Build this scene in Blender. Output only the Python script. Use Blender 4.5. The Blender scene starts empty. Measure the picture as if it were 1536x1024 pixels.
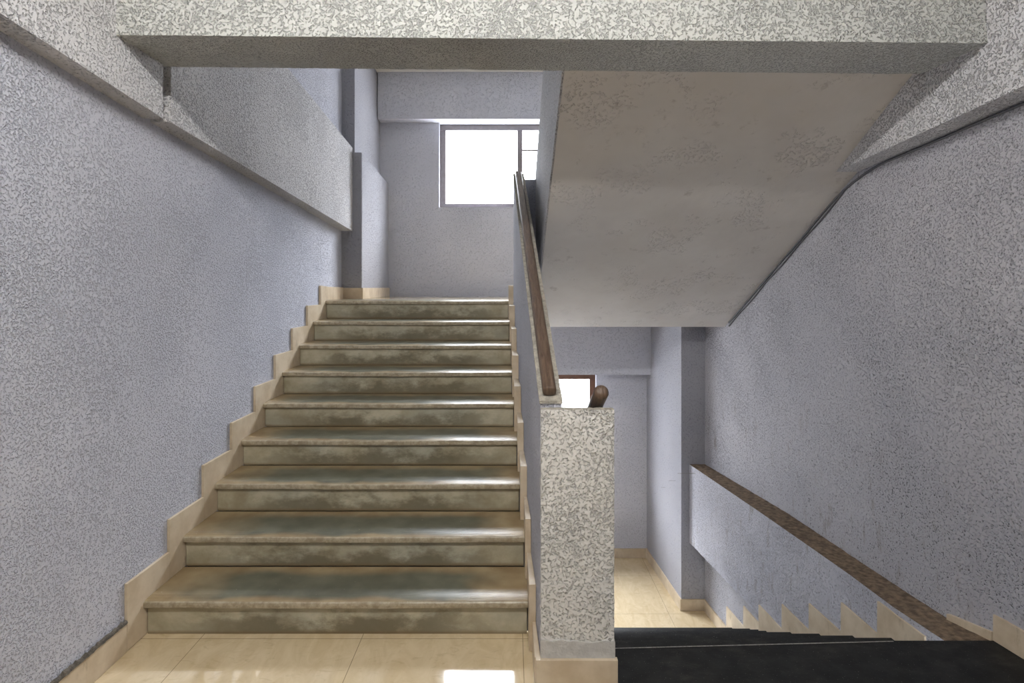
import bpy, bmesh, math, random
from mathutils import Vector, noise

random.seed(7)
S = bpy.context.scene
C = S.collection
E = 1.505            # eye height above the lobby floor

# ------------------------------------------------------------------ camera
cam_d = bpy.data.cameras.new('camera')
cam = bpy.data.objects.new('camera', cam_d); C.objects.link(cam)
cam.location = (0, 0, E)
cam.rotation_euler = (math.radians(90), 0, 0)
cam_d.sensor_width = 36.0
cam_d.lens = 860.0 / 1536.0 * 36.0
cam_d.shift_y = -82.0 / 1536.0
cam_d.clip_start = 0.02
S.camera = cam

# ------------------------------------------------------------------ view, world, light
S.view_settings.view_transform = 'Standard'
S.view_settings.look = 'None'
S.view_settings.gamma = 1.0
S.view_settings.use_curve_mapping = False
S.view_settings.exposure = 0.48

SKY_LOW, SKY_HIGH = 11.5, 38.0
W = bpy.data.worlds.new('sky'); S.world = W; W.use_nodes = True
bg = W.node_tree.nodes['Background']
bg.inputs[0].default_value = (0.90, 0.94, 1.0, 1)
# overcast sky over a paler band of buildings and haze near the horizon
wn = W.node_tree
wt = wn.nodes.new('ShaderNodeTexCoord'); ws = wn.nodes.new('ShaderNodeSeparateXYZ'); wm = wn.nodes.new('ShaderNodeMapRange')
wn.links.new(wt.outputs['Generated'], ws.inputs[0]); wn.links.new(ws.outputs[2], wm.inputs[0])
wm.inputs[1].default_value = 0.28; wm.inputs[2].default_value = 0.50
wm.inputs[3].default_value = SKY_LOW; wm.inputs[4].default_value = SKY_HIGH
wn.links.new(wm.outputs[0], bg.inputs[1])

def portal(name, loc, rot, sx, sy):
    d = bpy.data.lights.new(name, 'AREA'); d.shape = 'RECTANGLE'; d.size = sx; d.size_y = sy
    d.cycles.is_portal = True
    o = bpy.data.objects.new(name, d); C.objects.link(o)
    o.location = loc; o.rotation_euler = rot
R90 = math.radians(90)
portal('portal_upper', (0.065, 6.50, E+1.34), (-R90, 0, 0), 1.75, 0.95)
portal('portal_lower', (0.065, 6.50, E-1.40), (-R90, 0, 0), 1.75, 0.95)

# ------------------------------------------------------------------ node helpers
def new_mat(name):
    m = bpy.data.materials.new(name); m.use_nodes = True
    nt = m.node_tree
    return m, nt, nt.nodes['Principled BSDF']

def N(nt, kind, **kw):
    n = nt.nodes.new(kind)
    for k, v in kw.items():
        if k in n.inputs.keys(): n.inputs[k].default_value = v
        else: setattr(n, k, v)
    return n

def noise_n(nt, vec, scale, detail=2.0, rough=0.5, dist=0.0):
    n = nt.nodes.new('ShaderNodeTexNoise')
    n.inputs['Scale'].default_value = scale; n.inputs['Detail'].default_value = detail
    n.inputs['Roughness'].default_value = rough; n.inputs['Distortion'].default_value = dist
    if vec is not None: nt.links.new(vec, n.inputs['Vector'])
    return n.outputs['Fac']

def ramp(nt, val, lo, hi, a=0.0, b=1.0, smooth=True):
    n = nt.nodes.new('ShaderNodeMapRange')
    n.interpolation_type = 'SMOOTHSTEP' if smooth else 'LINEAR'
    nt.links.new(val, n.inputs['Value'])
    for k, v in (('From Min', lo), ('From Max', hi), ('To Min', a), ('To Max', b)): n.inputs[k].default_value = v
    return n.outputs['Result']

def mixc(nt, fac, a, b, mode='MIX'):
    n = nt.nodes.new('ShaderNodeMix'); n.data_type = 'RGBA'; n.blend_type = mode
    def put(sock, v):
        if isinstance(v, (tuple, list)): sock.default_value = (*v, 1) if len(v) == 3 else v
        elif isinstance(v, (int, float)): sock.default_value = v
        else: nt.links.new(v, sock)
    put(n.inputs[0], fac); put(n.inputs[6], a); put(n.inputs[7], b)
    return n.outputs[2]

def math_n(nt, op, a, b=None, clamp=False):
    n = nt.nodes.new('ShaderNodeMath'); n.operation = op; n.use_clamp = clamp
    for i, v in enumerate((a, b)):
        if v is None: continue
        if isinstance(v, (int, float)): n.inputs[i].default_value = v
        else: nt.links.new(v, n.inputs[i])
    return n.outputs[0]

def bump(nt, h, dist, strength=1.0, prev=None):
    n = nt.nodes.new('ShaderNodeBump'); n.inputs['Distance'].default_value = dist
    n.inputs['Strength'].default_value = strength
    nt.links.new(h, n.inputs['Height'])
    if prev is not None: nt.links.new(prev, n.inputs['Normal'])
    return n.outputs['Normal']

def pos(nt, scale=None):
    g = nt.nodes.new('ShaderNodeNewGeometry')
    if scale is None: return g.outputs['Position']
    v = nt.nodes.new('ShaderNodeVectorMath'); v.operation = 'MULTIPLY'
    nt.links.new(g.outputs['Position'], v.inputs[0]); v.inputs[1].default_value = scale
    return v.outputs[0]

def sep(nt, vec):
    n = nt.nodes.new('ShaderNodeSeparateXYZ'); nt.links.new(vec, n.inputs[0]); return n.outputs

def setm(nt, bs, col=None, rough=None, nrm=None, spec=None):
    for key, v in (('Base Color', col), ('Roughness', rough), ('Normal', nrm), ('Specular IOR Level', spec)):
        if v is None: continue
        s = bs.inputs[key]
        if isinstance(v, (int, float)): s.default_value = v
        elif isinstance(v, (tuple, list)): s.default_value = (*v, 1)
        else: nt.links.new(v, s)

def stucco(name, base, pit=0.55, amount=1.0, scale=112.0, dist=0.0085, streaks=0.0, cover=0.0):
    """roughcast splatter plaster: flat-topped blobs parted by short curved crevices"""
    m, nt, bs = new_mat(name)
    p = pos(nt)
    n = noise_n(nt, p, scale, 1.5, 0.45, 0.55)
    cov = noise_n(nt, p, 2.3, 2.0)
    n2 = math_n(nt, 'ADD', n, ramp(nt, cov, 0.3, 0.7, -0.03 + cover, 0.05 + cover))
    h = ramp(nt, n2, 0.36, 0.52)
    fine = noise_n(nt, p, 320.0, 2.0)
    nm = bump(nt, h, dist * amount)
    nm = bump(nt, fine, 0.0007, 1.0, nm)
    dirt_shade = ramp(nt, n2, 0.30, 0.41, 1.0, 0.0)  # dirt and relief shade of the crevices, both put into the colour
    dirt_shade = math_n(nt, 'MULTIPLY', dirt_shade, amount if amount < 1 else 1.0)
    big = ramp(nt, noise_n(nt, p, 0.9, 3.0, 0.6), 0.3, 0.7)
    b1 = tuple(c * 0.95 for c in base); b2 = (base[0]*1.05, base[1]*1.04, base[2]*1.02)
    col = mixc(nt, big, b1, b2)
    col = mixc(nt, dirt_shade, col, tuple(c * pit for c in base))
    if streaks:
        ps = pos(nt, (9.0, 9.0, 2.2))
        st = ramp(nt, noise_n(nt, ps, 1.6, 6.0, 0.75), 0.55, 0.70)
        z = sep(nt, p)[2]
        low = ramp(nt, z, 0.1, 1.1, 1.0, 0.0)
        st = math_n(nt, 'MULTIPLY', st, low)
        st = math_n(nt, 'MULTIPLY', st, streaks)
        col = mixc(nt, st, col, (0.20, 0.155, 0.115))
    setm(nt, bs, col, 0.82, nm, 0.25)
    return m

LILAC = (0.585, 0.60, 0.685)
M = {}
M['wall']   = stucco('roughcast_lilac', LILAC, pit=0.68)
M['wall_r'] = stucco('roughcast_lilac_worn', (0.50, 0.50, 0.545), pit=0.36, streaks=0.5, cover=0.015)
M['ledge_low'] = stucco('roughcast_ledge_stained', (0.62, 0.63, 0.71), pit=0.5, streaks=0.5)
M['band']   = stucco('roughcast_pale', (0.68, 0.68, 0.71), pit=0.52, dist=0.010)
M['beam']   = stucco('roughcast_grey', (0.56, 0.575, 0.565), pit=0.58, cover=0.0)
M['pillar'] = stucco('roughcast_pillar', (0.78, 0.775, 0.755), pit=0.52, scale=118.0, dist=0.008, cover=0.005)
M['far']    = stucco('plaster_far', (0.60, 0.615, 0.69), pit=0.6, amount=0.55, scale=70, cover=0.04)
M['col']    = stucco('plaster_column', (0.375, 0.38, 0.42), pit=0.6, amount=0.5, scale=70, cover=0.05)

def make_soffit():
    m, nt, bs = new_mat('painted_soffit')
    p = pos(nt)
    big = ramp(nt, noise_n(nt, p, 1.4, 4.0, 0.6), 0.3, 0.7)
    col = mixc(nt, big, (0.74, 0.71, 0.675), (0.83, 0.81, 0.78))
    grime = ramp(nt, noise_n(nt, p, 9.0, 5.0, 0.7), 0.60, 0.72)
    col = mixc(nt, math_n(nt, 'MULTIPLY', grime, 0.35), col, (0.33, 0.29, 0.26))
    patch = ramp(nt, noise_n(nt, p, 3.2, 3.0, 0.6), 0.50, 0.62)
    bumps = ramp(nt, noise_n(nt, p, 60.0, 2.0, 0.5, 0.5), 0.55, 0.63)
    bumps = math_n(nt, 'MULTIPLY', bumps, patch)
    nm = bump(nt, noise_n(nt, p, 5.0, 3.0), 0.02, 0.35)
    nm = bump(nt, bumps, 0.006, 1.0, nm)
    nm = bump(nt, noise_n(nt, p, 150.0, 2.0), 0.0006, 1.0, nm)
    setm(nt, bs, col, 0.7, nm, 0.3)
    return m
M['soffit'] = make_soffit()

def stone_tread():
    """worn marble: grey-green where feet pass, brown grime at the ends and the back"""
    m, nt, bs = new_mat('worn_marble_tread')
    p = pos(nt)
    oc = nt.nodes.new('ShaderNodeTexCoord').outputs['Object']
    x, y, z = sep(nt, oc)
    wob = math_n(nt, 'MULTIPLY', math_n(nt, 'SUBTRACT', noise_n(nt, p, 4.0, 2.0, 0.5), 0.5), 0.4)
    xa = math_n(nt, 'ADD', math_n(nt, 'ABSOLUTE', x), wob)
    mx = ramp(nt, xa, 0.50, 0.80, 1.0, 0.0)
    wy = math_n(nt, 'ADD', y, math_n(nt, 'MULTIPLY', wob, 0.25))
    my = math_n(nt, 'MULTIPLY', ramp(nt, wy, 0.004, 0.045), ramp(nt, wy, 0.20, 0.275, 1.0, 0.0))
    worn = math_n(nt, 'MULTIPLY', mx, my)
    mott = ramp(nt, noise_n(nt, p, 9.0, 3.0, 0.5), 0.15, 0.85)
    edge = mixc(nt, mott, (0.23, 0.155, 0.075), (0.42, 0.33, 0.195))
    cen = mixc(nt, mott, (0.085, 0.086, 0.060), (0.175, 0.175, 0.128))
    col = mixc(nt, worn, edge, cen)
    nose = ramp(nt, y, 0.003, 0.012, 1.0, 0.0)
    nosec = mixc(nt, ramp(nt, noise_n(nt, p, 30.0, 4.0, 0.7), 0.35, 0.65), (0.30, 0.25, 0.17), (0.46, 0.405, 0.30))
    col = mixc(nt, nose, col, nosec)
    spk = ramp(nt, noise_n(nt, p, 90.0, 1.0), 0.78, 0.81)
    col = mixc(nt, spk, col, (0.5, 0.47, 0.38))
    rg = ramp(nt, noise_n(nt, p, 10.0, 4.0), 0.3, 0.7, 0.30, 0.37)
    setm(nt, bs, col, rg, None, 0.5)
    return m
M['tread'] = stone_tread()

def stone_riser():
    m, nt, bs = new_mat('stained_marble_riser')
    p = pos(nt)
    oc = nt.nodes.new('ShaderNodeTexCoord').outputs['Object']
    x, y, z = sep(nt, oc)
    mott = ramp(nt, noise_n(nt, p, 5.0, 6.0, 0.65, 0.3), 0.3, 0.7)
    col = mixc(nt, mott, (0.38, 0.335, 0.225), (0.57, 0.535, 0.405))
    blue = ramp(nt, noise_n(nt, p, 2.4, 3.0), 0.48, 0.66)
    col = mixc(nt, math_n(nt, 'MULTIPLY', blue, 0.4), col, (0.33, 0.345, 0.30))
    st = noise_n(nt, pos(nt, (4, 4, 7)), 1.3, 6.0, 0.7)
    drop = math_n(nt, 'ADD', st, math_n(nt, 'MULTIPLY', z, -2.6))
    grime = ramp(nt, drop, 0.18, 0.46)
    wide = ramp(nt, math_n(nt, 'ABSOLUTE', x), 0.35, 0.8, 1.0, 0.25)
    col = mixc(nt, math_n(nt, 'MULTIPLY', math_n(nt, 'MULTIPLY', grime, wide), 0.78), col, (0.115, 0.095, 0.055))
    foot = ramp(nt, math_n(nt, 'ADD', z, math_n(nt, 'MULTIPLY', st, 0.02)), 0.012, 0.03, 1.0, 0.0)
    col = mixc(nt, math_n(nt, 'MULTIPLY', foot, 0.65), col, (0.19, 0.125, 0.055))
    nm = bump(nt, noise_n(nt, p, 30.0, 4.0), 0.002, 0.5)
    setm(nt, bs, col, 0.42, nm, 0.4)
    return m
M['riser'] = stone_riser()

def skirt():
    m, nt, bs = new_mat('cream_skirting_tile')
    p = pos(nt)
    mott = ramp(nt, noise_n(nt, p, 8.0, 5.0, 0.6), 0.3, 0.7)
    col = mixc(nt, mott, (0.56, 0.455, 0.32), (0.70, 0.60, 0.46))
    dirt_shade = ramp(nt, noise_n(nt, pos(nt, (6, 6, 2)), 2.2, 5.0, 0.7), 0.58, 0.76)  # plain dirt, in random streaks
    col = mixc(nt, math_n(nt, 'MULTIPLY', dirt_shade, 0.55), col, (0.24, 0.17, 0.09))
    setm(nt, bs, col, 0.38, bump(nt, noise_n(nt, p, 60.0, 2.0), 0.0006), 0.4)
    return m
M['skirt'] = skirt()

def flat(name, base, rough=0.6, var=0.12, scale=20.0, bmp=0.001, spec=0.4):
    m, nt, bs = new_mat(name)
    p = pos(nt)
    f = ramp(nt, noise_n(nt, p, scale, 4.0, 0.6), 0.3, 0.7)
    col = mixc(nt, f, tuple(c*(1-var) for c in base), tuple(min(1, c*(1+var)) for c in base))
    setm(nt, bs, col, rough, bump(nt, noise_n(nt, p, scale*4, 3.0), bmp), spec)
    return m
M['mortar'] = flat('grimy_mortar_shade', (0.13, 0.115, 0.095), 0.9, 0.4, 60, 0.004)
M['patch'] = flat('smooth_cement_patch', (0.27, 0.27, 0.28), 0.85, 0.12, 30, 0.003)
M['ceil'] = flat('ceiling_paint', (0.78, 0.77, 0.74), 0.8, 0.05, 4)
M['cable'] = flat('grey_cable', (0.10, 0.10, 0.11), 0.5, 0.1, 60)
M['steel'] = flat('bracket_steel', (0.12, 0.11, 0.10), 0.5, 0.2, 60)
M['joint'] = flat('pale_grout', (0.30, 0.29, 0.27), 0.8, 0.3, 80)
M['frame'] = flat('window_frame_glare_tint', (0.24, 0.215, 0.22), 0.4, 0.08, 20, 0.0003)  # brown frame, lightened to paint the window's glare into its colour
M['frame_brown'] = flat('window_frame_brown', (0.13, 0.065, 0.04), 0.45, 0.1, 20, 0.0003)
M['slab'] = flat('raw_concrete', (0.30, 0.29, 0.28), 0.9, 0.15, 8, 0.003)
M['ledge_dust'] = flat('dusty_ledge_top', (0.185, 0.135, 0.092), 0.95, 0.45, 34, 0.006)
M['cap'] = flat('chipped_cap_plaster', (0.42, 0.395, 0.34), 0.85, 0.25, 45, 0.005)

def tiles():
    m, nt, bs = new_mat('cream_vitrified_tile')
    p = pos(nt)
    x, y, z = sep(nt, p)
    def line(c, off):
        t = math_n(nt, 'DIVIDE', math_n(nt, 'SUBTRACT', c, off), 0.69)
        f = math_n(nt, 'FRACT', math_n(nt, 'ADD', t, 50.0))
        d = math_n(nt, 'ABSOLUTE', math_n(nt, 'SUBTRACT', f, 0.5))
        return ramp(nt, d, 0.4975, 0.4988)
    j = math_n(nt, 'MAXIMUM', line(x, 0.046), line(y, 2.453))
    mott = ramp(nt, noise_n(nt, pos(nt, (3, 1.4, 1)), 3.5, 6.0, 0.65, 1.2), 0.3, 0.7)
    col = mixc(nt, mott, (0.62, 0.49, 0.30), (0.72, 0.595, 0.395))
    vein = ramp(nt, noise_n(nt, pos(nt, (1.0, 2.6, 1)), 9.0, 5.0, 0.6, 2.0), 0.56, 0.70)
    col = mixc(nt, math_n(nt, 'MULTIPLY', vein, 0.3), col, (0.42, 0.31, 0.17))
    col = mixc(nt, math_n(nt, 'MULTIPLY', j, 0.8), col, (0.17, 0.12, 0.07))
    rg = ramp(nt, noise_n(nt, p, 6.0, 4.0), 0.3, 0.7, 0.03, 0.08)
    setm(nt, bs, col, rg, None, 0.5)
    return m
M['tile'] = tiles()

def granite():
    m, nt, bs = new_mat('black_granite')
    p = pos(nt)
    base = mixc(nt, ramp(nt, noise_n(nt, p, 12.0, 5.0), 0.3, 0.7), (0.006, 0.007, 0.007), (0.016, 0.017, 0.017))
    dust = ramp(nt, noise_n(nt, pos(nt, (1, 2.2, 1)), 5.0, 7.0, 0.78), 0.48, 0.72)
    base = mixc(nt, math_n(nt, 'MULTIPLY', dust, 0.5), base, (0.06, 0.055, 0.05))
    spk = ramp(nt, noise_n(nt, p, 170.0, 1.0), 0.70, 0.76)
    base = mixc(nt, math_n(nt, 'MULTIPLY', spk, 0.5), base, (0.25, 0.24, 0.22))
    setm(nt, bs, base, 0.55, bump(nt, noise_n(nt, p, 25.0, 3.0), 0.001), 0.25)
    return m
M['granite'] = granite()

def wood():
    m, nt, bs = new_mat('varnished_brown_handrail')
    p = pos(nt, (14, 1.2, 1.2))
    g = ramp(nt, noise_n(nt, p, 8.0, 5.0, 0.6, 0.6), 0.3, 0.7)
    col = mixc(nt, g, (0.075, 0.045, 0.030), (0.155, 0.105, 0.072))
    chip = ramp(nt, noise_n(nt, pos(nt), 55.0, 3.0, 0.7), 0.66, 0.74)
    col = mixc(nt, math_n(nt, 'MULTIPLY', chip, 0.7), col, (0.30, 0.22, 0.14))
    setm(nt, bs, col, 0.42, bump(nt, g, 0.0012), 0.5)
    return m
M['wood'] = wood()

def glass():
    m, nt, bs = new_mat('window_glass')
    nt.nodes.remove(bs)
    out = nt.nodes['Material Output']
    t = N(nt, 'ShaderNodeBsdfTransparent'); g = N(nt, 'ShaderNodeBsdfGlossy', Roughness=0.05)
    mx = nt.nodes.new('ShaderNodeMixShader'); mx.inputs[0].default_value = 0.06
    nt.links.new(t.outputs[0], mx.inputs[1]); nt.links.new(g.outputs[0], mx.inputs[2])
    nt.links.new(mx.outputs[0], out.inputs[0])
    return m
M['glass'] = glass()

def emit(name, col, s):
    m, nt, bs = new_mat(name)
    bs.inputs['Emission Color'].default_value = (*col, 1); bs.inputs['Emission Strength'].default_value = s
    return m

# ------------------------------------------------------------------ mesh helpers
def link(name, bm, mats, parent=None, loc=(0, 0, 0), smooth=False):
    bmesh.ops.recalc_face_normals(bm, faces=bm.faces)
    me = bpy.data.meshes.new(name); bm.to_mesh(me); bm.free()
    for mm in (mats if isinstance(mats, (list, tuple)) else [mats]): me.materials.append(mm)
    if loc != (0, 0, 0):
        me.transform(__import__('mathutils').Matrix.Translation((-loc[0], -loc[1], -loc[2])))
    o = bpy.data.objects.new(name, me); C.objects.link(o); o.location = loc
    if parent is not None:
        o.parent = parent
        o.location = (loc[0]-parent.location[0], loc[1]-parent.location[1], loc[2]-parent.location[2])
    if smooth:
        for f in me.polygons: f.use_smooth = True
    return o

def tag(o, label, cat, group=None):
    o['label'] = label; o['category'] = cat
    if group: o['group'] = group
    return o

def struct(o): o['kind'] = 'structure'; return o

def empty(name, loc, label, cat, group=None):
    o = bpy.data.objects.new(name, None); C.objects.link(o); o.location = loc
    return tag(o, label, cat, group)

def val(f, y): return f(y) if callable(f) else f

def prism(bm, poly, xa, xb, mi=0):
    """polygon in the (Y, Z) plane, extruded across X from xa to xb (numbers or functions of Y)"""
    A = [bm.verts.new((val(xa, y), y, z)) for y, z in poly]
    B = [bm.verts.new((val(xb, y), y, z)) for y, z in poly]
    n = len(poly); out = []
    out.append(bm.faces.new(A)); out.append(bm.faces.new(B[::-1]))
    for i in range(n):
        j = (i+1) % n
        out.append(bm.faces.new((A[j], A[i], B[i], B[j])))
    for f in out: f.material_index = mi
    return out

def box(bm, x0, x1, y0, y1, z0, z1):
    return prism(bm, [(y0, z0), (y1, z0), (y1, z1), (y0, z1)], x0, x1)

def bevel(o, w=0.004, seg=2, ang=30):
    m = o.modifiers.new('bevel', 'BEVEL'); m.width = w; m.segments = seg; m.limit_method = 'ANGLE'
    m.angle_limit = math.radians(ang); return o

def dice(bm, size):
    """cut a mesh of flat faces into a fine grid by slicing along the three axes"""
    for ax in range(3):
        lo = min(v.co[ax] for v in bm.verts); hi = max(v.co[ax] for v in bm.verts)
        n = int((hi-lo)/size)
        for i in range(1, n):
            c = [0, 0, 0]; c[ax] = lo + (hi-lo)*i/n
            no = [0, 0, 0]; no[ax] = 1
            bmesh.ops.bisect_plane(bm, geom=bm.verts[:]+bm.edges[:]+bm.faces[:], plane_co=c, plane_no=no)

def rough_up(bm, amp, freq=45.0):
    """hand-plastered unevenness: push the vertices about by a smooth noise"""
    bm.normal_update()
    for v in bm.verts:
        n = noise.noise(v.co * freq) + 0.6*noise.noise(v.co * freq * 0.25 + Vector((9, 2, 5)))
        v.co += v.normal * amp * n

def sheet(rows, mi=0, bm=None):
    """surface through rows of points"""
    bm = bm or bmesh.new()
    vs = [[bm.verts.new(p) for p in r] for r in rows]
    for a, b in zip(vs, vs[1:]):
        for i in range(len(a)-1):
            bm.faces.new((a[i], a[i+1], b[i+1], b[i])).material_index = mi
    return bm

def pl(pts):
    def f(y):
        if y <= pts[0][0]: return pts[0][1]
        for (a, va), (b, vb) in zip(pts, pts[1:]):
            if y <= b: return va + (vb-va)*(y-a)/(b-a)
        return pts[-1][1]
    return f

# ------------------------------------------------------------------ plan of the place
r, R0 = 0.155, 0.286
Z0 = 2.465
NZ = [Z0 + R0*i for i in range(9)]                 # nosings of the rising flight
LAND = r*9                                         # upper landing level
BACK = 6.30
xl = lambda y: -1.600 + 0.014*(y-2.4)              # left wall
xs = lambda y: -1.585 + 0.0164*(y-Z0)              # face of its skirting
xr_low = pl([(-3.6, 2.35), (1.0, 2.22), (2.0, 2.13), (2.44, 2.06), (2.6, 2.00), (3.06, 1.96), (3.94, 1.90), (5.30, 1.77)])
xr_up = pl([(-3.6, 2.15), (1.0, 2.05), (2.2, 1.965), (2.7, 1.93), (3.14, 1.885), (4.9, 1.82), (5.30, 1.775)])
def xr(y, z):
    t = min(1, max(0, (z-0.1)/1.5)); t = t*t*(3-2*t)
    return xr_low(y)*(1-t) + xr_up(y)*t
LOW = -1.467                                       # lower landing level
rd = 1.467/9
DZ = [2.44 + R0*k for k in range(10)]              # nosings of the descending flight
CEIL = 3.20; TOP = 3.81

# ---------------------------------------------------- walls, floors, ceilings
def wall_left():
    ys = [-3.6 + 0.15*i for i in range(67)]; zs = [LOW-0.1, 0, 0.8, 1.6, 2.4, 3.2, 4.0]
    bm = sheet([[(xl(y), min(y, 6.4), z) for z in zs] for y in ys])
    return struct(link('wall_left', bm, M['wall']))
wall_left()
def wall_right():
    ys = [-3.6 + 0.12*i for i in range(83)]; zs = [LOW-0.1 + 0.2*i for i in range(28)]
    bm = sheet([[(xr(y, z), min(y, 6.4), z) for z in zs] for y in ys])
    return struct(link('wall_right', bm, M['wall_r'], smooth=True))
wall_right()

WX0, WX1 = -0.80, 0.925                            # window openings, left and right reveals
def wall_back():
    bm = bmesh.new()
    ub, ut = E+0.875, E+1.80
    lb, lt = E-1.88, E-0.965
    for a, b, c, d in ((-1.75, WX0, LOW-0.1, 4.0), (WX1, 2.0, LOW-0.1, 4.0), (WX0, WX1, ut, 4.0), (WX0, WX1, lt, ub), (WX0, WX1, LOW-0.1, lb)):
        box(bm, a, b, BACK, BACK+0.22, c, d)
    bmesh.ops.remove_doubles(bm, verts=bm.verts, dist=1e-5)
    return struct(link('wall_back', bm, M['far']))
wall_back()
def wall_front():
    bm = bmesh.new()
    for a, b, c, d in ((-1.8, 2.5, 0, CEIL),):
        box(bm, a, b, -3.75, -3.60, c, d)
    return struct(link('wall_front', bm, M['wall']))
wall_front()

bm = bmesh.new()
box(bm, -1.70, 0.379, -3.6, 2.30, -0.12, 0.0)
box(bm, -1.70, 0.20, 2.30, 2.50, -0.12, 0.0)
box(bm, 0.379, 2.45, -3.6, 0.90, -0.12, 0.0)
struct(link('floor', bm, M['tile']))
bm = bmesh.new()
box(bm, -1.70, 1.95, DZ[8]+0.012, 6.35, LOW-0.12, LOW)
box(bm, -1.70, 0.19, 2.3, DZ[8]+0.012, LOW-0.12, LOW)
struct(link('floor_lower_landing', bm, M['tile']))
bm = bmesh.new()
box(bm, -1.70, 1.95, NZ[8]+0.30, 6.35, LAND-0.015, LAND)
struct(link('floor_upper_landing', bm, M['tile']))
bm = bmesh.new()
box(bm, -1.70, 0.20, NZ[8]+0.06, 6.35, LAND-0.232, LAND-0.016)
box(bm, 0.20, 1.95, 4.90, 6.35, LAND-0.232, LAND-0.016)
struct(link('floor_landing_slab', bm, M['soffit']))
bm = bmesh.new()
box(bm, -1.70, 0.19, 2.36, 2.48, LOW, -0.12)
struct(link('wall_below_lobby', bm, M['wall']))
bm = bmesh.new()
box(bm, -1.8, 2.4, -3.75, 2.30, CEIL, CEIL+0.15)
struct(link('ceiling_lobby', bm, M['ceil']))
bm = bmesh.new()
box(bm, -1.8, 2.2, 2.30, 6.5, TOP, TOP+0.15)
box(bm, -1.8, 2.2, 2.30, 2.50, CEIL-0.1, TOP)
struct(link('ceiling_stairwell', bm, M['ceil']))

# ---------------------------------------------------- big frontal beam
def beam():
    bm = bmesh.new()
    xa, xb = -1.56, 1.93
    def zb(x): return E + 0.966 - 0.0095*(x+1.5)
    P = []
    for x in (xa, xb):
        P.append([(x, 2.20, zb(x)), (x, 2.52, zb(x)), (x, 2.52, CEIL), (x, 2.20, CEIL)])
    va = [bm.verts.new(p) for p in P[0]]; vb = [bm.verts.new(p) for p in P[1]]
    bm.faces.new(va); bm.faces.new(vb[::-1])
    for i in range(4): bm.faces.new((va[i], va[(i+1) % 4], vb[(i+1) % 4], vb[i]))
    dice(bm, 0.02); rough_up(bm, 0.0022)
    o = link('ceiling_beam', bm, M['beam'], smooth=False)
    return tag(o, 'deep grey roughcast beam spanning the stairwell overhead', 'beam')
beam()

# ---------------------------------------------------- wall bands (sloping ledges)
def band_left():
    b = bmesh.new()
    top = [(5.25, E+1.27), (2.535, E+1.60)]
    bot = [(2.535, E+0.727), (5.25, E+0.510)]
    prism(b, [*bot, *top], xl, lambda y: -1.508+0.018*(y-2.535))
    dice(b, 0.03); rough_up(b, 0.0018)
    o = link('wall_ledge', b, M['band'])
    tag(o, 'pale roughcast ledge sloping along the wall above the rising steps, from beam to column', 'wall ledge')
    b = bmesh.new()
    prism(b, [(-2.0, E+1.21), (1.69, E+0.816), (2.49, E+0.730), (2.49, CEIL), (-2.0, CEIL)], xl, lambda y: -1.515+0.010*(y-2.52))
    dice(b, 0.05); rough_up(b, 0.0018)
    o = link('wall_ledge', b, M['band'])
    tag(o, 'tall wall ledge in front of the beam, on the side of the rising steps', 'wall ledge')
band_left()
def band_right_up():
    b = bmesh.new()
    prism(b, [(-2.0, E+1.12), (2.06, E+0.726), (3.18, E+0.622), (2.52, E+0.99), (2.52, CEIL), (-2.0, CEIL)],
          pl([(-3, 2.00), (1.5, 1.90), (2.2, 1.84), (2.52, 1.775), (3.18, 1.765)]), lambda y: xr(y, 2.4)+0.01)
    dice(b, 0.04); rough_up(b, 0.0016)
    o = link('wall_ledge', b, M['band'])
    tag(o, 'high wall ledge tapering to a point under the overhead flight, cable along its lower edge', 'wall ledge')
band_right_up()
bx = pl([(2.3, 1.865), (2.73, 1.815), (3.06, 1.80), (3.94, 1.72), (5.27, 1.63)])
bt = pl([(2.30, 0.0), (2.80, -0.022), (3.91, -0.052), (5.27, -0.125)])
bb = lambda y: E - 2.347 + 0.048*(5.27-y)
def band_right_low():
    ys = [2.445, 2.6, 2.73, 3.06, 3.5, 3.94, 4.6, 5.268]
    b = bmesh.new()
    prism(b, [(y, bt(y)) for y in ys] + [(y, bb(y)) for y in ys[::-1]], bx, lambda y: xr(y, -0.3)+0.02)
    dice(b, 0.03); rough_up(b, 0.003)
    b.normal_update()
    bmesh.ops.recalc_face_normals(b, faces=b.faces)
    for f in b.faces:
        if f.normal.z > 0.7: f.material_index = 1
    o = link('wall_ledge', b, [M['ledge_low'], M['ledge_dust']])
    tag(o, 'low wall ledge beside the descending black steps with a brown dusty top', 'wall ledge')
band_right_low()

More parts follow.
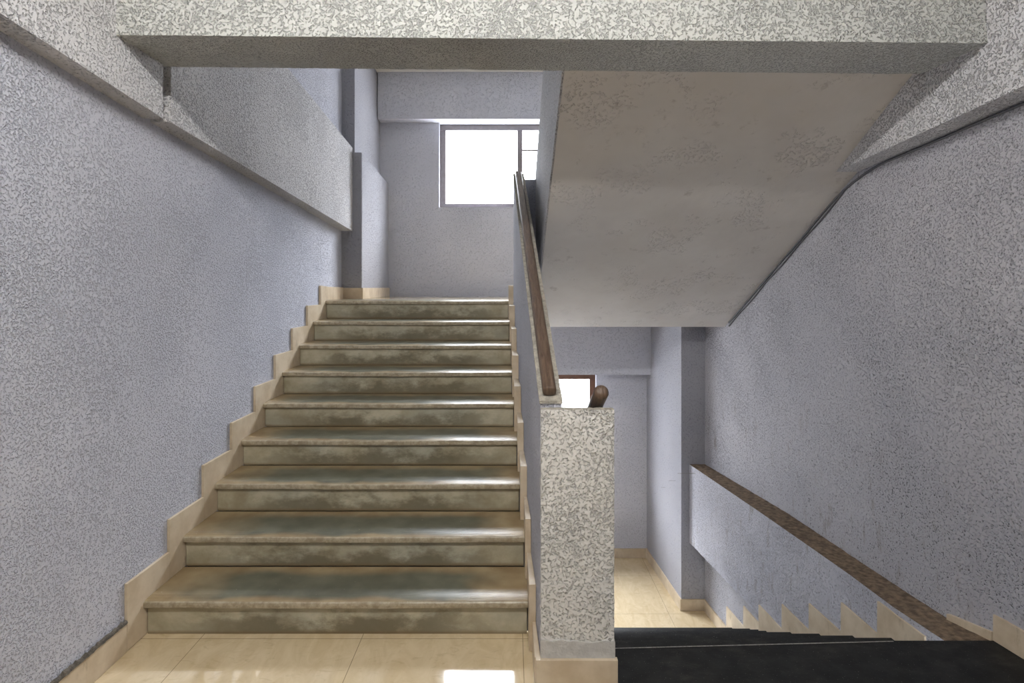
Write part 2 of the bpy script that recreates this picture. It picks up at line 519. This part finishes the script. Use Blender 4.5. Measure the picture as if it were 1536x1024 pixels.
# ---------------------------------------------------- columns
def columns():
    t = empty('column', (-1.50, 5.25, LAND), 'column between ledge and far window on the upper landing, thicker below a slanted shoulder', 'column')
    b = bmesh.new()
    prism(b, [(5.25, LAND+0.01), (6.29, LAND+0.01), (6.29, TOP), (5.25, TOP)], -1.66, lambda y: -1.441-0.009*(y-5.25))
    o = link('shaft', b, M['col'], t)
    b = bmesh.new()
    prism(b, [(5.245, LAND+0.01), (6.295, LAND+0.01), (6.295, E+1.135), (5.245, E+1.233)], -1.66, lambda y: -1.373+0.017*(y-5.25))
    o = link('thick_base', b, M['col'], t); bevel(o, 0.012, 3)
    b = bmesh.new()
    prism(b, [(5.235, LAND+0.001), (6.295, LAND+0.001), (6.295, LAND+0.10), (5.235, LAND+0.10)], lambda y: xl(y)+0.002, lambda y: -1.361+0.017*(y-5.25))
    link('skirting', b, M['skirt'], t)
    t = empty('column', (1.65, 5.27, LOW), 'column on the lower landing, its plain face turned to the descending steps', 'column')
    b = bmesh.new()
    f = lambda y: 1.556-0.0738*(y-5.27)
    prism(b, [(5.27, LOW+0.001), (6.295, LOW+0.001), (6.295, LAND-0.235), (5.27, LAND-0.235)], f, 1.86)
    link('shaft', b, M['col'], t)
    b = bmesh.new()
    prism(b, [(5.258, LOW+0.001), (6.295, LOW+0.001), (6.295, LOW+0.105), (5.258, LOW+0.105)], lambda y: f(y)-0.012, 1.78)
    link('skirting', b, M['skirt'], t)
columns()

# beams over the two windows
b = bmesh.new(); box(b, -1.44, 1.9, 6.15, 6.295, E+1.80, TOP)
tag(link('ceiling_beam', b, M['far']), 'lintel beam above the bright upper window', 'beam')
b = bmesh.new(); box(b, -1.6, 1.50, 6.15, 6.295, E-0.944, LAND-0.235)
tag(link('ceiling_beam', b, M['far']), 'lintel beam above the lower landing window', 'beam')

# ---------------------------------------------------- windows
def window(idx, zb, zt, trans):
    fm = M['frame'] if trans else M['frame_brown']
    e = bpy.data.objects.new('window_%d' % idx, None); C.objects.link(e); e.location = ((WX0+WX1)/2, 6.42, zb); struct(e)
    b = bmesh.new(); y0, y1 = 6.37, 6.43; t = 0.062
    box(b, WX0, WX1, y0, y1, zb, zb+t*0.8); box(b, WX0, WX1, y0, y1, zt-t, zt)
    box(b, WX0, WX0+t, y0, y1, zb+t*0.8, zt-t); box(b, WX1-t, WX1, y0, y1, zb+t*0.8, zt-t)
    bevel(link('frame', b, fm, e), 0.004)
    b = bmesh.new(); box(b, 0.06, 0.115, 6.36, 6.42, zb+t*0.8, zt-t)
    bevel(link('mullion', b, fm, e), 0.004)
    if trans:
        b = bmesh.new(); box(b, 0.115, WX1-t, 6.385, 6.405, zt-0.29, zt-0.27)
        link('glazing_bar', b, M['frame'], e)
    for a, c in ((WX0+t, 0.06), (0.115, WX1-t)):
        b = bmesh.new(); box(b, a, c, 6.398, 6.402, zb+t*0.8, zt-t)
        link('pane', b, M['glass'], e)
window(1, E+0.875, E+1.80, True)
window(2, E-1.88, E-0.965, False)

# ---------------------------------------------------- rising flight
def tread_mesh(w0, w1, depth, t=0.032, wx=None, grooves=True):
    """profile with a rounded nose, anti-slip grooves and a slightly worn front, swept over X; origin at the top front edge centre"""
    sl = lambda y: -0.0062*max(0.0, 1-y/0.085)**3
    prof = [(0.003, -t), (0.0, -t+0.003), (-0.001, -t*0.55), (0.0, -0.0092), (0.0025, -0.0066), (0.012, sl(0.012))]
    if grooves:
        for k in range(4):
            y = 0.022 + 0.0095*k
            zz = sl(y)
            prof += [(y-0.0018, zz), (y-0.0008, zz-0.0012), (y+0.0008, zz-0.0012), (y+0.0018, zz)]
    prof += [(0.064, sl(0.064)), (0.075, sl(0.075)), (0.11, 0.0), (depth, 0.0), (depth, -t)]
    n = 48; bm = bmesh.new(); rows = []
    for i in range(n+1):
        u = i/n; x = w0 + (w1-w0)*u
        wear = 0.0030*math.exp(-((u-0.5)/0.30)**2)
        row = []
        for k, (y, z) in enumerate(prof):
            dz = 0
            if k < len(prof)-2: dz = -wear*max(0, 1-y/0.15) + 0.0012*noise.noise(Vector((x*6, y*5, wx or 0)))
            dy = 0.0022*noise.noise(Vector((x*9, 3.1, wx or 0))) if y < 0.02 else 0
            row.append(bm.verts.new((x, y+dy, z+dz)))
        rows.append(row)
    m = len(prof)
    for a, c in zip(rows, rows[1:]):
        for k in range(m): bm.faces.new((a[k], a[(k+1) % m], c[(k+1) % m], c[k]))
    bm.faces.new(rows[0][::-1]); bm.faces.new(rows[-1])
    return bm

XR = [0.069, 0.060, 0.041, 0.030, 0.012, 0.000, -0.006, -0.020, -0.030]   # open-side end of each tread
def mortar_shade_strip(o_name, pts, x, parent, seed):
    """thin uneven line of dirty mortar over the skirting edge; its wider upright runs paint in shade beside the tile"""
    random.seed(seed)
    bm = bmesh.new(); V = []
    for (y0, z0), (y1, z1) in zip(pts, pts[1:]):
        L = math.hypot(y1-y0, z1-z0); n = max(2, int(L/0.012))
        for i in range(n + (1 if (y1, z1) == pts[-1] else 0)):
            V.append((y0+(y1-y0)*i/n, z0+(z1-z0)*i/n))
    prev = None
    for i, (y, z) in enumerate(V):
        a = V[max(0, i-1)]; c = V[min(len(V)-1, i+1)]
        d = Vector((0, c[0]-a[0], c[1]-a[1])).normalized(); nn = Vector((0, -d.z, d.y))
        h = (0.008 + 0.009*random.random())*(1.8 if abs(d.z) > 0.7 else 1.0); w = 0.004+0.005*random.random()  # upright runs widened: dark strip stands in for shaded plaster beside the tile
        p = Vector((val(x, y), y, z)); s = -1 if o_name == 'r' else 1
        ring = [bm.verts.new(p + Vector((-0.006*s, 0, 0)) - nn*0.002), bm.verts.new(p + Vector((w*s, 0, 0)) - nn*0.001),
                bm.verts.new(p + Vector((w*0.6*s, 0, 0)) + nn*h*0.7), bm.verts.new(p + Vector((-0.006*s, 0, 0)) + nn*h)]
        if prev:
            for k in range(4): bm.faces.new((prev[k], prev[(k+1) % 4], ring[(k+1) % 4], ring[k]))
        prev = ring
    return link('mortar_shade_line', bm, M['mortar'], parent)

def rising():
    t = empty('staircase', (-0.75, Z0, 0), 'staircase of worn greenish marble steps rising to the upper landing', 'staircase')
    for i in range(9):
        zt = r*(i+1); L = xs(NZ[i])+0.0005; Rr = XR[i]; cx = (L+Rr)/2
        dep = 0.30 if i < 8 else 0.32
        bm = tread_mesh(L-cx, Rr-cx, dep, wx=i*3.7)
        for v in bm.verts: v.co += Vector((cx, NZ[i], zt))
        o = link('tread', bm, M['tread'], t, (cx, NZ[i], zt))
        bm = bmesh.new()
        zlo = r*i; y = NZ[i]+0.022
        box(bm, L+0.004, Rr-0.004, y, y+0.02, zlo+0.0005, zt-0.0325)
        o = link('riser', bm, M['riser'], t, (cx, y, zlo)); bevel(o, 0.0015)
    # dark seam under each nosing comes from the real gap; solid slab carries the steps
    bm = bmesh.new()
    poly = [(NZ[0]+0.043, 0.001)]
    for i in range(9):
        poly.append((NZ[i]+0.043, r*(i+1)-0.034))
        if i < 8: poly.append((NZ[i+1]+0.043, r*(i+1)-0.034))
    poly += [(NZ[8]+0.30, LAND-0.034), (NZ[8]+0.30, LAND-0.234), (NZ[8]+0.02, LAND-0.24), (NZ[0]+0.25, 0.001)]
    prism(bm, poly, lambda y: xs(y), lambda y: px0(y)-0.002)
    link('concrete_slab', bm, M['slab'], t)
    # stepped skirting, wall side
    for i in range(9):
        y0 = NZ[i]-0.10; y1 = (NZ[i+1]-0.10) if i < 8 else 5.235
        j = random.Random(i).uniform(-0.004, 0.004)
        z1 = r*(i+1)+0.122+j; z0_ = r*i-0.0 if i else 0.002
        bm = bmesh.new()
        if i < 8: prism(bm, [(y0, z0_ + (0.124 if i == 0 else 0.118)), (NZ[i]-0.005, z0_+0.002), (y1+0.10, r*(i+1)-0.03), (y1, z1)][0:0] or
              [(y0, z0_), (y1, z0_), (y1, z1), (y0, z1)], lambda y: xl(y)+0.001, xs)
        else: prism(bm, [(y0, z0_), (NZ[8]+0.05, z0_), (NZ[8]+0.05, LAND), (y1, LAND), (y1, LAND+0.105), (NZ[8]+0.1, z1-0.01), (y0, z1)], lambda y: xl(y)+0.001, xs)
        o = link('skirting_tile', bm, M['skirt'], t); bevel(o, 0.0015)
        mortar_shade_strip('l', [(y0, z0_+0.12), (y0, z1), (y1, z1)], lambda y: xl(y)+0.012, o, i)
    # stepped skirting against the parapet
    for i in range(9):
        y0 = NZ[i]-0.10; y1 = (NZ[i+1]-0.10) if i < 8 else 5.0
        z1 = r*(i+1)+0.122; z0_ = r*i + (0.002 if i == 0 else 0)
        bm = bmesh.new()
        xa = XR[i]+0.0005; xb = 0.0
        if i < 8: prism(bm, [(y0, z0_+0.0), (y1, z0_), (y1, z1), (y0, z1)], XR[i]+0.001, lambda y: px0(y)-0.001)
        else: prism(bm, [(y0, z0_), (4.66, z0_), (4.66, z1), (y0, z1)], XR[i]+0.001, lambda y: px0(y)-0.001)
        o = link('skirting_tile', bm, M['skirt'], t); bevel(o, 0.002)
        mortar_shade_strip('r', [(y0, z0_+0.12), (y0, z1), (y1 if i < 8 else 4.66, z1)], lambda y: px0(y)-0.010, o, 40+i)
px0 = lambda y: 0.109 - 0.0385*(y-2.13)            # parapet, stair side
px1 = lambda y: px0(y) + 0.080
rising()

# ---------------------------------------------------- parapet of the rising flight, newel pillar, rails
def ptop(y): return E - 0.456 + 0.542*(y-2.13)
def parapets():
    t = empty('parapet_wall', (0.24, 2.13, 0), 'newel pillar and parapet walls of pale roughcast between the two flights, cream tile at the foot', 'parapet wall')
    bm = bmesh.new()
    prism(bm, [(2.17, 0.001), (2.17, ptop(2.17)), (4.65, ptop(4.65)), (4.65, LAND-0.35), (2.9, 0.001)], px0, px1)
    dice(bm, 0.03); rough_up(bm, 0.0022)
    link('rising_parapet', bm, M['wall'], t)
    bm = bmesh.new()      # flaking cap along the top
    prism(bm, [(2.165, ptop(2.165)-0.004), (2.165, ptop(2.165)+0.006), (4.652, ptop(4.652)+0.006), (4.652, ptop(4.652)-0.004)], lambda y: px0(y)-0.004, lambda y: px1(y)+0.004)
    dice(bm, 0.02); rough_up(bm, 0.002, 60)
    link('cap', bm, M['cap'], t)
    bm = bmesh.new()      # pillar
    H = E-0.456
    prism(bm, [(2.13, 0.001), (2.13, H), (2.165, H), (2.32, H-0.09), (2.32, 0.001)], px0(2.13)-0.001, 0.380)
    dice(bm, 0.012); rough_up(bm, 0.0024, 60)
    bm.normal_update(); bmesh.ops.recalc_face_normals(bm, faces=bm.faces)
    for f in bm.faces:
        if f.normal.z > 0.6: f.material_index = 1
    link('newel_pillar', bm, [M['pillar'], M['cap']], t)
    bm = bmesh.new()      # smooth cement at the foot
    box(bm, px0(2.13)-0.003, 0.383, 2.1265, 2.15, 0.125, 0.19)
    dice(bm, 0.012)
    for v in bm.verts:
        if v.co.z > 0.18: v.co.z += 0.012*noise.noise(v.co*30)
        if v.co.y < 2.13: v.co.y += 0.001*noise.noise(v.co*60)
    link('cement_patch', bm, M['pillar_foot'], t)
    bm = bmesh.new()      # descending parapet
    prism(bm, [(2.30, -0.05), (2.30, H-0.085), (4.60, H-0.085-0.57*2.30), (4.60, LOW+0.001), (3.0, -0.75)], 0.20, 0.378)
    link('descending_parapet', bm, M['wall'], t)
    bm = bmesh.new()      # foot tiles
    box(bm, 0.088, 0.391, 2.114, 2.135, 0.001, 0.128)
    o = link('foot_tile', bm, M['skirt'], t); bevel(o, 0.002)
    bm = bmesh.new()
    prism(bm, [(2.135, 0.001), (2.364, 0.001), (2.364, 0.126), (2.135, 0.126)], 0.084, lambda y: px0(y)-0.002)
    o = link('foot_tile', bm, M['skirt'], t); bevel(o, 0.002)
M['pillar_foot'] = flat('smooth_cement_foot', (0.54, 0.535, 0.52), 0.85, 0.1, 30, 0.003)
parapets()

def bar(bm, path, w, h, rad, seg=3, roundcap=0.0):
    """rounded rectangular bar along a path of (x,y,z); w across X, h upright to the slope"""
    prof = []
    for cx, cy, a0 in ((w/2-rad, h/2-rad, 0), (-w/2+rad, h/2-rad, 90), (-w/2+rad, -h/2+rad, 180), (w/2-rad, -h/2+rad, 270)):
        for s in range(seg+1):
            a = math.radians(a0 + 90*s/seg); prof.append((cx+rad*math.cos(a), cy+rad*math.sin(a)))
    P = [Vector(p) for p in path]
    d0 = (P[1]-P[0]).normalized()
    rings = []
    def ring(c, s):
        up = Vector((1, 0, 0)).cross(d0).normalized()
        if up.z < 0: up = -up
        return [bm.verts.new(c + Vector((1, 0, 0))*(a*s) + up*(b*s)) for a, b in prof]
    if roundcap:
        for k in range(1, 5):
            a = math.radians(90*k/5); rings.append(ring(P[0]-d0*roundcap*math.cos(a), max(0.12, math.sin(a))))
    for p in P: rings.append(ring(p, 1.0))
    if roundcap:
        for k in range(4, 0, -1):
            a = math.radians(90*k/5); rings.append(ring(P[-1]+d0*roundcap*math.cos(a), max(0.12, math.sin(a))))
    n = len(prof)
    for a, c in zip(rings, rings[1:]):
        for k in range(n): bm.faces.new((a[k], a[(k+1) % n], c[(k+1) % n], c[k]))
    bm.faces.new(rings[0][::-1]); bm.faces.new(rings[-1])

def rails():
    t = empty('handrail', (0.149, 2.17, ptop(2.17)), 'long brown wooden handrail along the top of the rising parapet', 'handrail')
    bm = bmesh.new()
    pm = lambda y: (px0(y)+px1(y))/2 - 0.004
    path = [(pm(y), y, ptop(y)+0.030) for y in [2.185+0.1*i for i in range(25)]]
    bar(bm, path, 0.052, 0.042, 0.014, 3, 0.010)
    link('rail', bm, M['wood'], t, smooth=True)
    for k in range(5):
        y = 2.4+0.52*k; bm = bmesh.new(); box(bm, pm(y)-0.012, pm(y)+0.012, y-0.02, y+0.02, ptop(y)-0.004, ptop(y)+0.022)
        link('bracket', bm, M['steel'], t)
    t = empty('handrail', (0.332, 2.13, E-0.456), 'short visible end of a round brown handrail leading down behind the pillar', 'handrail')
    bm = bmesh.new()
    path = [(0.334-0.012*(y-2.14), y, E-0.392-0.57*(y-2.14)) for y in [2.145+0.1*i for i in range(25)]]
    bar(bm, path, 0.056, 0.056, 0.0275, 5, 0.018)
    link('rail', bm, M['wood'], t, smooth=True)
    for k in range(4):
        y = 2.5+0.6*k; zc = E-0.392-0.57*(y-2.14)
        bm = bmesh.new(); box(bm, 0.318, 0.342, y-0.015, y+0.015, E-0.456-0.085-0.57*(y-2.30)-0.005, zc-0.02)
        link('bracket', bm, M['steel'], t)
rails()

# far newel where the parapets turn on the upper landing
bm = bmesh.new(); box(bm, 0.012, 0.36, 4.67, 4.86, LAND+0.001, E+0.875)
dice(bm, 0.04); rough_up(bm, 0.002)
tag(link('parapet_wall', bm, M['wall']), 'shaded newel block at the head of the long handrail, under the window', 'parapet wall')

# ---------------------------------------------------- overhead flight
def under(y): return E - 0.342 + 0.547*(4.9-y)
def overhead():
    t = empty('staircase', (1.0, 4.9, LAND), 'overhead flight seen from below as a smooth off-white sloping soffit', 'staircase')
    bm = bmesh.new()
    poly = [(2.53, under(2.53)), (4.9, under(4.9))]
    top = []
    y = 5.05; z = LAND
    while y > 2.60:
        top += [(y, z), (y, z+0.156)]; z += 0.156; y -= 0.286
    top.append((2.53, z))
    prism(bm, poly + top, lambda y: 0.198+0.0143*(4.9-y), lambda y: xr(y, 2.0)+0.012)
    o = link('soffit_slab', bm, M['soffit'], t)
    bm = bmesh.new()
    pt = lambda y: E + 0.884 + 0.547*(4.75-y)
    prism(bm, [(2.53, under(2.53)+0.012), (4.86, under(4.86)+0.012), (4.86, pt(4.86)), (2.53, min(pt(2.53), TOP-0.02))],
          lambda y: 0.189+0.0143*(4.9-y), lambda y: 0.29+0.0143*(4.9-y))
    dice(bm, 0.03); rough_up(bm, 0.002)
    link('parapet', bm, M['band'], t)
overhead()

# ---------------------------------------------------- descending flight
def descending():
    t = empty('staircase', (1.1, 2.44, 0), 'dark flight of black granite steps going down to the lower landing', 'staircase')
    bm = bmesh.new()
    prism(bm, [(0.90, -0.035), (2.44, -0.035), (2.446, -0.030), (2.448, -0.015), (2.445, -0.004), (2.44, 0.0), (0.90, 0.0)], 0.379, lambda y: xr_low(y)-0.001)
    link('top_tread', bm, M['granite'], t)
    bm = bmesh.new()
    v = [bm.verts.new(p) for p in ((0.392, 2.383, 0.0006), (1.62, 2.432, 0.0006), (1.62, 2.437, 0.0006), (0.392, 2.388, 0.0006))]
    f = bm.faces.new(v); rr = bmesh.ops.extrude_face_region(bm, geom=[f])
    for q in rr['geom']:
        if isinstance(q, bmesh.types.BMVert): q.co.z += 0.0006
    link('grout_line', bm, M['joint'], t)
    for k in range(1, 9):
        h = -rd*k; y1 = DZ[k]
        bm = bmesh.new()
        prism(bm, [(y1-0.30, h-0.03), (y1, h-0.03), (y1+0.006, h-0.015), (y1, h), (y1-0.30, h)], 0.380, lambda y: min(bx(y)-0.013, xr_low(y)-0.02) if h-0.03 > bb(y)-0.2 else xr_low(y)-0.012)
        o = link('tread', bm, M['granite'], t)
        bm = bmesh.new(); box(bm, 0.380, 1.72, y1-0.045, y1-0.037, h+0.0004, h+0.0014)
        link('grout_line', bm, M['joint'], o)
    for k in range(0, 9):
        h = -rd*k; y = DZ[k]-0.012
        bm = bmesh.new(); box(bm, 0.380, xr_low(y)-0.03 if k > 5 else bx(y)-0.014, y-0.02, y, h-rd+0.001, h-0.031)
        link('riser', bm, M['granite'], t)
    # cream stepped skirting
    for k in range(1, 9):
        h = -rd*k
        y0 = DZ[k-1]+0.10 - 0.0; y1 = DZ[k]+0.10
        z1 = min(h+0.120, bt(y0)+0.0)
        face = (lambda y: bx(y)) if k < 6 else (lambda y: xr_low(y))
        bm = bmesh.new()
        if k < 6 or True:
            prism(bm, [(y0, h-rd+0.002), (y1, h-rd+0.002), (y1, h+0.120 if h+0.12 < bt(y1) else bt(y1)), (y0, z1)],
                  lambda y: face(y)-0.012, lambda y: face(y)-0.001)
        o = link('skirting_tile', bm, M['skirt'], t); bevel(o, 0.0015)
        mortar_shade_strip('r', [(y1, h+0.02), (y1, min(h+0.12, bt(y1))), (y0, z1)][::-1], lambda y: face(y)-0.009, o, 80+k)
    # pieces on the recessed wall above the ledge
    bm = bmesh.new()
    prism(bm, [(2.445, -0.06), (2.62, -0.06), (2.62, 0.012), (2.445, 0.035)], lambda y: xr_low(y)-0.014, lambda y: xr_low(y)+0.004)
    o = link('skirting_tile', bm, M['skirt'], t); bevel(o, 0.0015)
    mortar_shade_strip('r', [(2.45, 0.036), (2.62, 0.013)], lambda y: xr_low(y)-0.008, o, 99)
descending()
ys = [-3.6, 0.9, 1.0, 2.0, 2.44]
bm = bmesh.new()
prism(bm, [(y, 0.001) for y in ys] + [(y, 0.112) for y in ys[::-1]], lambda y: xr_low(y)-0.014, lambda y: xr_low(y)+0.004)
o = struct(link('baseboard_right', bm, M['skirt'])); bevel(o, 0.0015)
bm = bmesh.new()
ys = [-3.6, 0, 2.362]
prism(bm, [(y, 0.001) for y in ys] + [(y, 0.122) for y in ys[::-1]], lambda y: xl(y)+0.001, xs)
o = struct(link('baseboard_left', bm, M['skirt'])); bevel(o, 0.0015)
mortar_shade_strip('l', [(0.5, 0.122), (2.362, 0.122)], lambda y: xl(y)+0.012, o, 5)
bm = bmesh.new(); box(bm, -1.6, 1.47, 6.285, 6.30, LOW+0.001, LOW+0.10)
struct(link('baseboard_back', bm, M['skirt']))

# lower wall skirting between the last step and the column
bm = bmesh.new()
prism(bm, [(4.83, LOW+0.001), (5.255, LOW+0.001), (5.255, LOW+0.105), (4.83, LOW+0.105)], lambda y: xr_low(y)-0.014, lambda y: xr_low(y)+0.0)
struct(link('baseboard_right_lower', bm, M['skirt']))

# ---------------------------------------------------- cables
def tube(name, pts, rad, mat):
    cu = bpy.data.curves.new(name, 'CURVE'); cu.dimensions = '3D'; cu.bevel_depth = rad; cu.bevel_resolution = 3
    sp = cu.splines.new('NURBS'); sp.points.add(len(pts)-1); sp.order_u = 3; sp.use_endpoint_u = True
    for p, q in zip(sp.points, pts): p.co = (*q, 1)
    cu.materials.append(mat); o = bpy.data.objects.new(name, cu); C.objects.link(o)
    dg = bpy.context.evaluated_depsgraph_get(); me = bpy.data.meshes.new_from_object(o.evaluated_get(dg))
    bpy.data.objects.remove(o); o = bpy.data.objects.new(name, me); C.objects.link(o)
    return o
def cables():
    rg = random.Random(3)
    bl = pl([(-2.0, E+1.12), (2.06, E+0.726), (3.18, E+0.622)])
    A = []; B = []
    y = -1.0
    while y < 3.1:
        A.append((xr(y, bl(y)-0.01)-0.007, y, bl(y)-0.012+rg.uniform(-0.003, 0.002))); y += 0.2
    for i, y in enumerate([3.24+0.13*k for k in range(13)]):
        z = under(y)
        A.append((xr(y, z)-0.007, y, z-0.012+rg.uniform(-0.006, 0.002)))
        gap = 0.016+0.014*abs(math.sin(i*0.9))
        B.append((xr(y, z)-0.007, y, z-0.012-gap))
    tag(tube('electrical_cable', A, 0.006, M['cable']), 'grey cable following the ledge and then the soffit edge down the wall', 'cable')
    tag(tube('electrical_cable', B, 0.005, M['cable']), 'lower of the two thin cables sagging along the soffit edge', 'cable')
cables()

# ---------------------------------------------------- lobby tube lamp (above and behind the beam's near side)
def lamp():
    t = empty('tube_lamp', (-0.2, 0.35, CEIL), 'white tube lamp on the lobby ceiling', 'lamp')
    bm = bmesh.new(); box(bm, -0.85, 0.45, 0.31, 0.39, CEIL-0.045, CEIL-0.001)
    link('batten', bm, M['ceil'], t)
    bm = bmesh.new()
    bmesh.ops.create_cone(bm, cap_ends=True, segments=16, radius1=0.016, radius2=0.016, depth=1.2,
                          matrix=__import__('mathutils').Matrix.Translation((-0.2, 0.35, CEIL-0.07)) @ __import__('mathutils').Matrix.Rotation(R90, 4, 'Y'))
    link('tube', bm, emit('tube_glow', (1.0, 0.97, 0.93), 285.0), t)
lamp()
